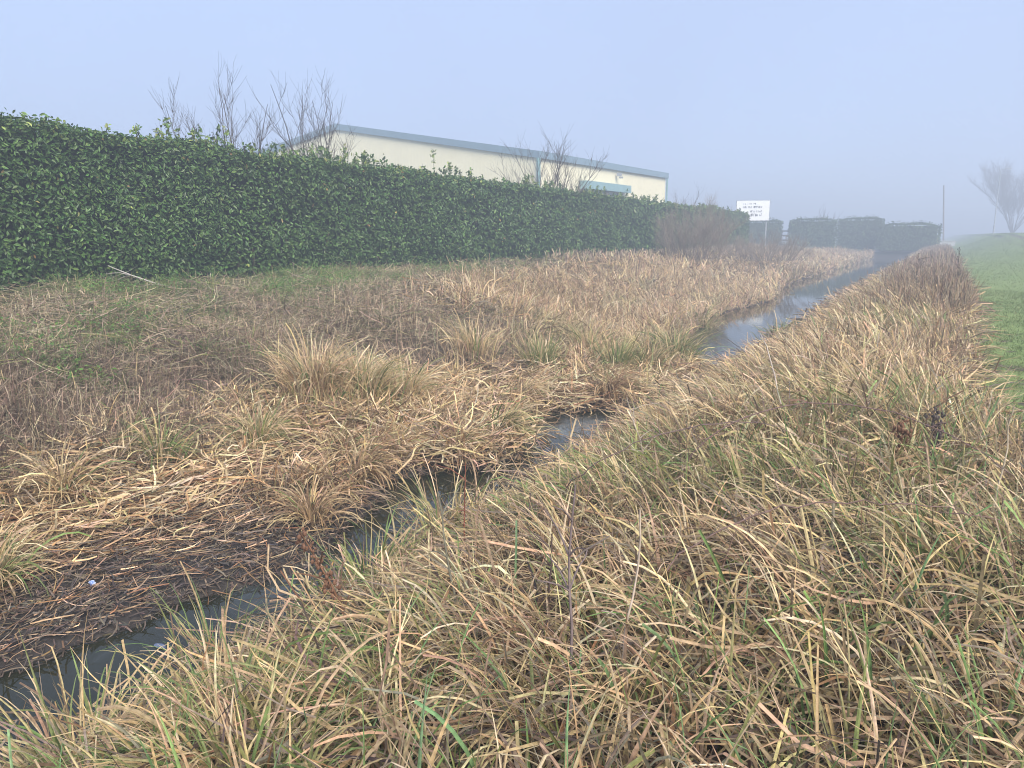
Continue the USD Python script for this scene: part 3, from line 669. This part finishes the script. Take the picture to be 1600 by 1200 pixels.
def collapsed(rng, nc, per, xa, xb, y0, y1, pal, w, L=(.25, .6), gshare=.12):
    cx, cyy = scatter(nc, xa, xb, y0, y1, rng)
    i = np.repeat(np.arange(len(cx)), per); n = len(i)
    a = rng.uniform(0, 6.28, n); q = np.abs(rng.normal(0, .12, n))
    x, y = cx[i] + q * np.cos(a), cyy[i] + q * np.sin(a)
    tone = np.exp(rng.normal(0, .22, len(cx)))[i][:, None]
    ct = pick(pal, n, rng, .2, w) * tone; cb = ct * .85
    g = rng.random(n) < gshare; cb[g] = pick([OLIVE, GREEN], g.sum(), rng, .2); ct[g] = pick([OLIVE, STRAW, FRESH], g.sum(), rng, .2)
    lean = rng.normal(-.2, .9, len(cx))[i]
    az = np.where(rng.random(n) < .6, lean + rng.normal(0, .7, n), a)
    return blades(x, y, rng.uniform(*L, n), rng.uniform(.007, .015, n), az, np.abs(rng.normal(.7, .4, n)), rng.uniform(.5, 1.9, n), cb, ct, 6, False, kink=np.where(rng.random(n) < .4, rng.uniform(.5, 1.9, n), 0), floor=.12, rng=rng)
LT += [collapsed(q3, 80, 70, DL(3.0), lambda y: left_edge(y) - np.interp(y, [3, 6, 9], [2.1, 1.7, 1.4]), 1.8, 9.5, [STRAW, TAN, PALE, BROWN, GREYB], [3, 3, 2, 1.5, 1.5]),
       collapsed(q3, 42, 90, DL(1.9), DL(.45), 6.0, 11.5, [STRAW, TAN, PALE, BROWN], [3, 3, 2.5, 1.5]),
       collapsed(q3, 30, 80, DL(1.1), DL(.42), 4.8, 8.0, [STRAW, TAN, RUST, BROWN], [2, 3, 1.5, 2], gshare=.03),
       collapsed(q3, 60, 90, DL(1.6), DL(.15), 10.5, 14.5, [STRAW, TAN, PALE, BROWN], [3, 3, 2, 2], gshare=.3)]
v, f, c = merge(LT)
tag(part(None, "reed_litter", (v, f), LITTER, c), "flattened brown and straw reed litter lying on the mud along the left water edge", "litter", kind="stuff")

WG = [(.33, .255, .175), (.26, .195, .135), (.165, .12, .085), (.43, .34, .22), DARKB]
WD = [DARKB, (.12, .088, .065), (.165, .12, .085), (.25, .19, .13)]
WL = [weeds(q3, 42000, DL(6.4), DL(2.0), 1, 17, .32, WG, [3, 3, 2, 1, 1], width=(.003, .007), thr=(.5, 61, .42), wm=1.1, tilt=1.05),
      weeds(q3, 18000, DL(6.0), DL(2.0), 1, 15, .5, WG, [3, 3, 2, 1, 1], width=(.003, .007), thr=(.6, 64, .56), wm=1.1, tilt=.8),
      weeds(q3, 30000, DL(9.2), DL(4.0), 4, 32, .26, WG, [4, 3, 1, 2, .5], width=(.003, .006), thr=(.45, 62, .44), wm=2.0, tilt=.8),
      weeds(q3, 16000, DL(8.5), DL(4.5), 28, 70, .5, WG, [3, 3, 2, 1, .5], width=(.004, .007), wm=6.0, seg=3, tilt=.7),
      weeds(q3, 16000, lambda y: -8.9 + 0 * y, lambda y: -6.3 + 0 * y, 2.6, 5.6, .46, WD, [3, 3, 3, 1.5], width=(.003, .006), thr=(.8, 66, .40), tilt=1.0),
      weeds(q3, 9000, lambda y: -8.6 + 0 * y, lambda y: -6.9 + 0 * y, 5.6, 9.0, .38, WD, [2, 3, 3, 2], width=(.003, .006), thr=(.8, 67, .45), tilt=1.0),
      thatch_layer(q3, 22000, 1, 17, 4, 1.2, DL(6.6), DL(2.0), WG, [3, 3, 2, 2, 1], L=(.12, .5), hmax=.22, width=(.003, .008), tilt=(1.0, 1.9))]
v, f, c = merge(WL)
tag(part(None, "brown_weeds", (v, f), TWIG, c), "grey-brown tangled dead weeds on the slope between hedge and litter", "weeds", kind="stuff")

HY = [thatch_layer(q3, 24000, 4, 20, 3, 1.3, DL(9.3), DL(3.6), [(.33, .26, .18), (.38, .32, .2), BROWN, OLIVE, GREEN], [3, 2.2, 1.5, 2, 1.2], L=(.2, .7), hmax=.13, width=(.004, .009)),
      thatch_layer(q3, 16000, 20, 66, 2, 3.6, DL(8.8), DL(5.5), [(.33, .26, .18), (.38, .32, .2), BROWN, OLIVE, GREEN], [3, 2.2, 1.5, 2, 1.2], L=(.3, .7), hmax=.13, width=(.005, .01))]
v, f, c = merge(HY)
tag(part(None, "flattened_grass", (v, f), SEDGE, c), "grey flattened dead grass between the hedge foot and the brown weeds", "grass", kind="stuff")

def herb_points(rng, n, y0, y1, thr):
    x, y = scatter(n, DL(9.4), DL(2.6), y0, y1, rng)
    k_ = PATCH(x, y, 1.6, 71) * .7 + rng.normal(0, .03, len(x)) + .33 * herb_mask(x, y) > thr - .06
    return x[k_], y[k_]
x, y = herb_points(q3, 60000, 3, 22, .64)
hp = np.stack([x, y, ground(x, y) + .04 + .26 * q3.random(len(x))], -1)
v, f, c = leaves(hp, np.tile([.2, -.1, 1.0], (len(x), 1)) + q3.normal(0, .4, (len(x), 3)), q3.uniform(.025, .065, len(x)), pick([(.065, .145, .03), (.09, .18, .036), (.14, .21, .05)], len(x), q3, .25), q3)
gb_ = [(v, f, c)]
x, y = herb_points(q3, 60000, 3, 24, .58)
gb_.append(blades(x, y, q3.uniform(.15, .42, len(x)), q3.uniform(.004, .010, len(x)), q3.uniform(0, 6.3, len(x)), q3.uniform(.1, .9, len(x)), q3.uniform(.3, 1.4, len(x)), pick([GREEN, FRESH], len(x), q3), pick([OLIVE, FRESH], len(x), q3), 3, rng=q3))
v, f, c = merge(gb_)
tag(part(None, "green_herbs", (v, f), HERB, c), "patches of low green herbs and grass showing through the dead left bank", "herbs", kind="stuff")

def reed_band(rng, n, xa, xb, y0, y1, seg, wm, h, pal, w, green=.0, thin=(11, 15.5, 6.4, 3.0)):
    x, y = scatter(n, xa, xb, y0, y1, rng)
    d_ = left_edge(y) - x                         # standing reeds give way bit by bit to the weeds
    p_ = smooth(thin[0], thin[1], y) * smooth(thin[2] + .10 * (y - 12), thin[3] + .12 * (y - 12), d_) if y1 < 33 else 1.0
    k_ = (PATCH(x, y, 1.1, 85) - .5) * 1.3 + p_ + rng.normal(0, .16, len(x)) > .5
    x, y = x[k_], y[k_]
    n = len(x); ct = pick(pal, n, rng, .2, w); cb = ct * .85
    g = PATCH(x, y, .8, 81) + rng.normal(0, .06, n) + green > .64
    cb[g] = pick([GREEN, OLIVE], g.sum(), rng)
    lean = 2.2 * np.pi * PATCH(x, y, .3, 82)
    return blades(x, y, h * rng.uniform(.45, 1.2, n) * (.7 + .6 * PATCH(x, y, .7, 87)), rng.uniform(.008, .015, n) * wm, np.where(rng.random(n) < .5, lean + rng.normal(0, .6, n), rng.uniform(0, 6.28, n)), np.abs(rng.normal(.3, .28, n)), rng.uniform(.3, 1.9, n), cb, ct, seg,
                  kink=np.where(rng.random(n) < .4, rng.uniform(.4, 1.6, n), 0), floor=.15, rng=rng, gamma=1.1)
JAG = lambda y, lo, hi: lo + (hi - lo) * meshkit.noise(np.stack([y * 1.1, y * 0, y * 0], -1), 77)
RP, RW = [STRAW, TAN, PALE, GREYB, (.36, .24, .15)], [3, 3.5, 2.2, 1.8, 2]
LR = [reed_band(q3, 5000, DL(3.6), DL(1.1), 9.6, 14.5, 5, 1.4, .52, RP, RW, thin=(9.2, 13.5, 3.8, 1.4)),
      reed_band(q3, 15000, DL(6.2), DL(.3), 11.8, 18, 5, 1.5, .72, RP, RW),
      reed_band(q3, 30000, lambda y: left_edge(y) - np.interp(y, [14, 20, 30, 60, 92], [4.2, 5.8, 6.2, 4.5, 4]) * JAG(y, .75, 1.15), DL(-.02), 15.5, 32, 4, 2.0, .60, RP, RW, -.03),
      reed_band(q3, 30000, lambda y: left_edge(y) - np.interp(y, [14, 20, 30, 60, 92], [4.8, 6.0, 6.2, 4.5, 4]), DL(-.02), 32, 92, 3, 4.4, .66, RP, RW, -.1),
      thatch_layer(q3, 16000, 12, 40, 3, 2.2, DL(6), DL(.2), THP, THW)]
v, f, c = merge(LR)
tag(part(None, "reed_bed", (v, f), SEDGE, c), "tan standing dead reeds filling the far left bank down to the water", "reeds", kind="stuff")

# lawn blades
q4 = np.random.default_rng(104)
LB = []
for n, y0, y1, wm, h, wide, sg_ in ((26000, 5, 12, 1.0, .05, 1.6, 2), (26000, 12, 26, 2.2, .06, 3.2, 2), (22000, 26, 60, 5, .07, 6, 1), (14000, 60, 105, 10, .08, 9, 1)):
    x, y = scatter(n, lawn_edge, lambda y: lawn_edge(y) + wide, y0, y1, q4, 250)
    n_ = len(x)
    pn = PATCH(x, y, .9, 91)[:, None]
    c_ = pick([(.13, .19, .055), (.17, .225, .07), (.22, .25, .10)], n_, q4, .2) * (.75 + .5 * pn)
    LB.append(blades(x, y, h * q4.uniform(.5, 1.3, n_), .0045 * wm, q4.uniform(0, 6.3, n_), q4.uniform(.1, .9, n_), q4.uniform(.2, 1.2, n_), c_ * .8, c_, sg_, z0=ground(x, y), clip=False, rng=q4))
v, f, c = merge(LB)
tag(part(None, "lawn_grass", (v, f), TURF, c), "short mown green grass of the lawn along the right edge", "grass", kind="stuff")

# ------------------------------------------------------------------ single plants and pieces one can point to
def tussock(label, x, y, rad, n, style, seed, droop=1.0, az0=None, name="sedge_tussock", up=0.0, wid=(.009, .017), group=None):
    """A fountain of strap leaves from one crown."""
    r = np.random.default_rng(seed)
    z = float(ground(x, y))
    t = thing(name, label, "sedge" if name != "reed_clump" else "reeds", (x, y, z), group=group)
    g0 = lambda a, b: ground(a + x, b + y) - z
    share = {"green": .85, "mixed": .38, "straw": .1, "brown": .03, "pale": .15}[style]
    for nm, m, cb_, ct_ in (("green_leaves", int(n * share), [GREEN, OLIVE, FRESH], [OLIVE, FRESH, GREEN, STRAW]),
                           ("dead_leaves", n - int(n * share), [OLIVE, STRAW, TAN] if style in ("green", "mixed") else [STRAW, TAN, BROWN], {"brown": [TAN, BROWN, RUST, STRAW], "pale": [PALE, STRAW]}.get(style, [STRAW, PALE, TAN]))):
        if m < 4: continue
        a = r.uniform(0, 2 * np.pi, m) if az0 is None else az0 + r.normal(0, .8, m)
        q = np.abs(r.normal(0, rad * (.22 + .35 * up), m)); b = a + r.normal(0, .5, m)
        k = np.where(r.random(m) < .3, r.uniform(.5, 1.6, m), 0)
        v, f, c = blades(q * np.cos(b), q * np.sin(b), rad * r.uniform(.9, 1.9, m), r.uniform(*wid, m) * (1 + .012 * y), a, np.abs(r.normal(.38, .25, m)) * (1 - up), r.uniform(.7, 2.1, m) * droop, pick(cb_, m, r, .2), pick(ct_, m, r, .2),
                         7, True, kink=k, floor=.03, rng=r, g=g0, z0=g0(q * np.cos(b), q * np.sin(b)))
        part(t, nm, (v, f), SEDGE, c, kind="stuff")
TUSS = [
    ("rounded tussock of drooping green and straw leaves alone between brown weeds and litter", -6.1, 5.66, .42, 260, "mixed", 1.15, None, 0),
    ("narrow yellow-green tussock left of the rounded drooping one", -6.2, 4.55, .33, 150, "green", .8, None, .2),
    ("grey-straw drooping tussock below the dark weeds at the left", -6.15, 3.6, .36, 200, "straw", 1.3, None, 0),
    ("straw tussock hanging over the left water edge before the narrow dark pool", -4.72, 5.6, .36, 210, "brown", 1.3, .2, 0),
    ("low brown tussock on the mud edge beside the dark water", -4.35, 4.55, .34, 170, "brown", 1.3, None, 0),
    ("drooping pale reed tussock at left of the bright pool with a green heart", -4.35, 7.7, .42, 240, "mixed", 1.25, .1, 0),
    ("small fresh green tussock behind the mud flat", -5.4, 11.0, .40, 260, "green", .45, None, .4),
    ("green tussock in the middle of the left bank reeds edge", -4.5, 11.9, .45, 300, "green", .5, None, .4),
    ("yellow-green tussock behind the middle green ones", -5.35, 12.8, .42, 260, "mixed", .5, None, .4),
    ("broad green tussock at the near corner of the far water", -3.95, 13.5, .55, 420, "green", .8, None, .2),
    ("yellowish tussock leaning beside the broad green corner tussock", -4.15, 12.6, .44, 280, "mixed", .7, None, .2),
    ("tall golden upright clump leftmost on the litter shelf", -6.5, 7.0, .52, 620, "straw", .8, None, .5),
    ("golden upright clump with green base between two straw clumps", -6.15, 7.5, .50, 560, "mixed", .8, None, .5),
    ("pale golden clump with folded leaf tips at right of the golden group", -6.0, 8.1, .50, 520, "pale", 1.0, None, .4),
    ("dark green low tussock standing in the far right water edge", -2.95, 17.9, .45, 190, "green", .8, None, .2),
    ("greyish tussock overhanging the far left water edge", -5.35, 20.6, .62, 220, "mixed", 1.0, None, .1),
    ("pale yellow upright clump before the dark brown weeds", -6.3, 10.4, .46, 220, "pale", .55, None, .5),
    ("straw heap drooping from the bank behind the bright pool", -4.9, 9.2, .42, 220, "straw", 1.3, .3, 0),
    ("straw heap drooping onto the mud right of the bright pool", -4.0, 10.2, .46, 230, "brown", 1.3, -.4, 0),
    ("straw tussock with some green leaves cut by the left picture edge", -5.3, 2.55, .36, 170, "mixed", 1.2, None, 0),
    ("small tussock between the litter and the water with one green tuft", -4.4, 6.85, .30, 150, "straw", 1.2, .2, 0),
    ("green arching leaves reaching out over the near dark water", -3.15, 2.55, .44, 80, "green", 1.0, 2.6, .15),
    ("yellow-green tussock on the right bank beside the narrow water", -3.0, 4.55, .46, 170, "mixed", .7, None, .45),
    ("pale tussock with green base in front of the scummy water", -2.95, 3.55, .42, 150, "green", .75, None, .4),
    ("coarse wide-leaved green sedge at the bottom left corner", -2.75, 1.55, .42, 240, "mixed", .95, None, .35),
    ("coarse green and straw sedge right of the bottom left corner", -2.3, 1.9, .38, 220, "mixed", .95, None, .3),
    ("coarse yellowing sedge at the bottom edge beside the bottom left ones", -1.8, 1.55, .38, 200, "mixed", .95, None, .3),
]
for i_, (lb, x, y, rad, n, st, dr_, az_, up_) in enumerate(TUSS):
    tussock(lb, x, y, rad, n, st, 300 + i_, dr_, az_, up=up_, wid=(.007, .016) if y < 3 else (.007, .016))

def stalk(name, label, cat, x, y, h, dx, col, r0, seed, side=0, heads=0, headcol=None, side_len=.22, droop=.25):
    """A dead stem: a bent stalk, side shoots and seed clusters. dx is its lean along the picture's width."""
    r = np.random.default_rng(seed)
    z = float(ground(x, y)) - .02
    H = h + .18
    t = thing(name, label, cat, (x, y, z))
    k = 9; s_ = np.linspace(0, 1, k)
    lean = RT * dx * 1.15
    p = np.outer(s_, [0, 0, H]) + np.outer(s_ ** 1.4, lean) + np.cumsum(r.normal(0, .008, (k, 3)), 0) * [1, 1, .2]
    v, f = tube_mesh([(p, np.linspace(r0, r0 * .45, k))], 6)
    C = lambda v, c: np.broadcast_to(np.array(c) * 1.0, v.shape) * (1 + .2 * r.normal(0, 1, (len(v), 1)))
    part(t, "stalk", (v, f), TWIG, C(v, col), True)
    for i in range(side):
        j = r.integers(3, k - 1); a = r.uniform(0, 6.28); L = side_len * r.uniform(.5, 1.2)
        d = np.array([math.cos(a), math.sin(a), r.uniform(.4, 1.3)]); d /= np.linalg.norm(d)
        q = p[j] + np.outer(np.linspace(0, 1, 5), d * L) + np.outer(np.linspace(0, 1, 5) ** 2, [0, 0, -droop * L]) + r.normal(0, .004, (5, 3)) * np.linspace(0, 1, 5)[:, None]
        v, f = tube_mesh([(q, np.linspace(r0 * .55, r0 * .25, 5))], 5)
        part(t, "side_shoot", (v, f), TWIG, C(v, col))
    if heads:
        P, S = [], []
        for i in range(heads):
            s0 = r.uniform(.45, 1.0); o = r.normal(0, .02, 3)
            m = trimesh.creation.icosphere(1, r.uniform(.005, .010))
            q = np.array([np.interp(s0, s_, p[:, c]) for c in range(3)]) + o * [1, 1, .6]
            P.append((m.vertices * [1, 1, 1.4] + q, m.faces, C(m.vertices, headcol or col)))
        v, f, c = merge(P); part(t, "seed_head", (v, f), TWIG, c, kind="stuff")
    return t
REDST, GREYST, PURP = (.20, .075, .05), (.24, .20, .17), (.11, .075, .075)
stalk("dead_stem", "pale whitish bare stem leaning in the middle of the right bank", "stem", -.95, 6.5, .74, -.2, (.55, .47, .42), .007, 1)
stalk("dead_stem", "reddish upright stem beside the narrow dark water", "stem", -2.35, 3.75, .62, .02, REDST, .006, 2, 2)
stalk("dead_stem", "grey-green leaning stem right of the reddish one", "stem", -1.75, 2.75, .62, -.1, (.16, .15, .11), .007, 3, 2)
stalk("dock_stem", "dark brown seeded dock stem leaning left at the water's right edge", "dock", -2.35, 2.75, .52, -.22, (.16, .085, .05), .009, 4, 4, 70, (.15, .08, .05))
stalk("dead_stem", "tall grey-purple stem with forked twigs in the centre foreground", "stem", -.95, 2.15, .80, .02, (.17, .13, .125), .0065, 5, 7)
stalk("dead_stem", "pale thin stem close right of the grey-purple one", "stem", -.86, 2.3, .66, .06, (.42, .34, .27), .006, 6, 1)
stalk("dead_stem", "pale twiggy stem in the middle of the sedge below the far water", "stem", -1.6, 5.0, .62, -.14, (.34, .28, .23), .006, 7, 5)
stalk("dead_stem", "thin dark stem standing in front of the bright pool", "stem", -3.05, 7.0, .62, .10, (.09, .075, .06), .005, 8, 2)
stalk("dead_stem", "dark thin stem rising left of the small forked twigs", "stem", -2.45, 3.6, .42, -.05, (.12, .08, .06), .005, 9, 1)
stalk("dead_stem", "short dark forked stem in the sedge near the picture centre", "stem", -1.3, 2.7, .42, .05, (.10, .07, .06), .006, 10, 5)
stalk("dock_stem", "blackish seeded dock spike on the right bank towards the lawn", "dock", .12, 5.3, .34, 0, (.07, .055, .05), .008, 11, 3, 110, (.075, .06, .055))
stalk("dock_stem", "rusty brown seeded dock spike left of the blackish one", "dock", -.1, 4.9, .38, .02, (.17, .09, .055), .008, 12, 4, 90, (.15, .08, .05))
stalk("umbel_stem", "tall dark dead umbel at the far end of the right bank, left of its twin", "weed", -.35, 20.5, 1.05, -.06, (.10, .08, .07), .008, 13, 10, 40, (.07, .055, .05), .35)
stalk("umbel_stem", "tall dark dead umbel nearest to the lawn at the far end of the right bank", "weed", .55, 20.8, 1.1, -.06, (.10, .08, .07), .008, 14, 10, 40, (.07, .055, .05), .35)
stalk("dead_stem", "pale upright stem by the lawn edge in the right foreground", "stem", .35, 4.1, .62, .02, (.40, .33, .24), .006, 15, 2)
stalk("dead_stem", "straw-coloured broken stem among the dead weeds at far left", "stem", -7.8, 4.8, .18, -.03, (.5, .38, .2), .008, 16)
stalk("dead_stem", "straw-coloured bent stem standing right of the green herbs", "stem", -8.0, 5.7, .25, .03, (.5, .38, .2), .007, 17, 1)

def cane(label, pts, col, r0, seed):
    r = np.random.default_rng(seed)
    P = np.array([[x, y, float(ground(x, y)) + h] for x, y, h in pts])
    s0 = np.linspace(0, 1, len(P)); s_ = np.linspace(0, 1, 22)
    from scipy.interpolate import CubicSpline
    p = CubicSpline(s0, P)(s_) + r.normal(0, .006, (22, 3))
    t = thing("bramble_cane", label, "bramble")
    v, f = tube_mesh([(p, np.linspace(r0, r0 * .5, 22))], 6)
    part(t, "cane_stalk", (v, f), TWIG, np.broadcast_to(np.array(col), v.shape), True)
    for i in range(10):
        j = r.integers(2, 20); a = r.uniform(0, 6.28); L = r.uniform(.06, .2)
        q = p[j] + np.outer(np.linspace(0, 1, 4), np.array([math.cos(a), math.sin(a), r.uniform(-.2, .8)]) * L) + r.normal(0, .003, (4, 3))
        v, f = tube_mesh([(q, np.linspace(r0 * .5, r0 * .2, 4))], 4); part(t, "side_shoot", (v, f), TWIG, np.broadcast_to(np.array(col) * 1.1, v.shape))
cane("purple-brown bramble cane arching to the right across the right bank", [(-1.25, 4.5, .32), (-.8, 4.75, .62), (-.2, 4.9, .6), (.3, 4.6, .45), (.55, 4.3, .25)], (.17, .11, .10), .0042, 1)
cane("brown bramble cane lying level across the right foreground", [(-.85, 2.9, .35), (-.5, 3.1, .52), (-.1, 3.2, .55), (.3, 3.3, .48)], (.18, .12, .10), .0038, 2)
cane("thin grey bramble cane curving over the centre sedge", [(-1.9, 4.2, .35), (-1.5, 4.1, .6), (-1.0, 4.3, .66), (-.6, 4.6, .5)], (.17, .12, .11), .004, 3)
fb = thing("fallen_branch", "pale forked dead branch leaning out of the foot of the hedge", "branch")
bp = [np.array([-13.5, 9.2, 1.0]), np.array([-13.15, 9.42, .82]), np.array([-12.75, 9.65, .66]), np.array([-12.4, 9.9, .56])]
v, f = tube_mesh([(np.array(bp), np.array([.008, .013, .017, .02]))], 6); part(fb, "limb", (v, f), TWIG, np.broadcast_to(np.array([.38, .35, .32]), v.shape), True)
for a, b in ((bp[1], [-13.45, 9.3, .72]), (bp[1], [-13.5, 9.15, .86]), (bp[2], [-13.1, 9.4, .56])):
    v, f = tube_mesh([(np.array([a, (a + np.array(b)) / 2 + [.0, .02, .03], b]), np.array([.008, .006, .004]))], 5); part(fb, "twig", (v, f), TWIG, np.broadcast_to(np.array([.36, .33, .30]), v.shape))
def crumple(name, label, cat, x, y, sx, sy, sz, mat, seed, h=.03):
    r = np.random.default_rng(seed)
    m = trimesh.creation.icosphere(3, 1.0)
    v = np.array(m.vertices); v *= (1 + .55 * (meshkit.fbm(v * 2.2 + seed, 3, seed) - .5))[:, None]
    v = np.round(v * 5 + .3 * r.normal(0, 1, v.shape)) / 5 * .35 + v * .65
    t = part(None, name, (v * [sx, sy, sz] + [x, y, float(ground(x, y)) + h], m.faces), mat)
    tag(t, label, cat)
PLASTIC = usdkit.material(stage, "/World/Looks/blue_white_wrapper", {"g": ("geometry", {}), "n": ("noise_texture", {"scale": 22, "detail": 2.0}), "r": ("rgb_ramp", {"ramp": [(.40, (.45, .50, .62)), (.5, (.10, .19, .52)), (.62, (.55, .6, .72))]}), "p": ("principled_bsdf", {"roughness": .3})},
                          [("g.position", "n.vector"), ("n.fac", "r.fac"), ("r.color", "p.base_color")], surface="p.BSDF")
crumple("crumpled_wrapper", "small crumpled blue and white wrapper on the reed litter at left", "wrapper", -4.78, 2.92, .026, .022, .018, PLASTIC, 1, .03)
crumple("crumpled_paper", "small crumpled whitish scrap on the litter at the far left", "scrap", -5.55, 2.87, .03, .016, .01, WHITE, 2, .03)
BAG = plain_mat("grey_blue_bag", (.10, .125, .19), .6, .25, .4, 30)
crumple("plastic_bag", "grey-blue scrap of plastic floating under the green arching leaves", "bag", -3.85, 2.72, .045, .022, .008, BAG, 3, -float(ground(-3.85, 2.72)) + WATER_Z + .004)


# ------------------------------------------------------------------ the air: fog over the whole place
hz = box(-402, 402, -402, 402, -2.3, 14.6)
FOG = usdkit.material(stage, "/World/Looks/fog_air", {"v": ("principled_volume", {"color": (0.86, 0.93, 1.0), "density": HAZE_DENSITY, "anisotropy": 0.22})}, [], volume="v.volume")
tag(part(None, "haze", hz, FOG), "thin winter fog filling the air over the whole place", "fog", kind="stuff")
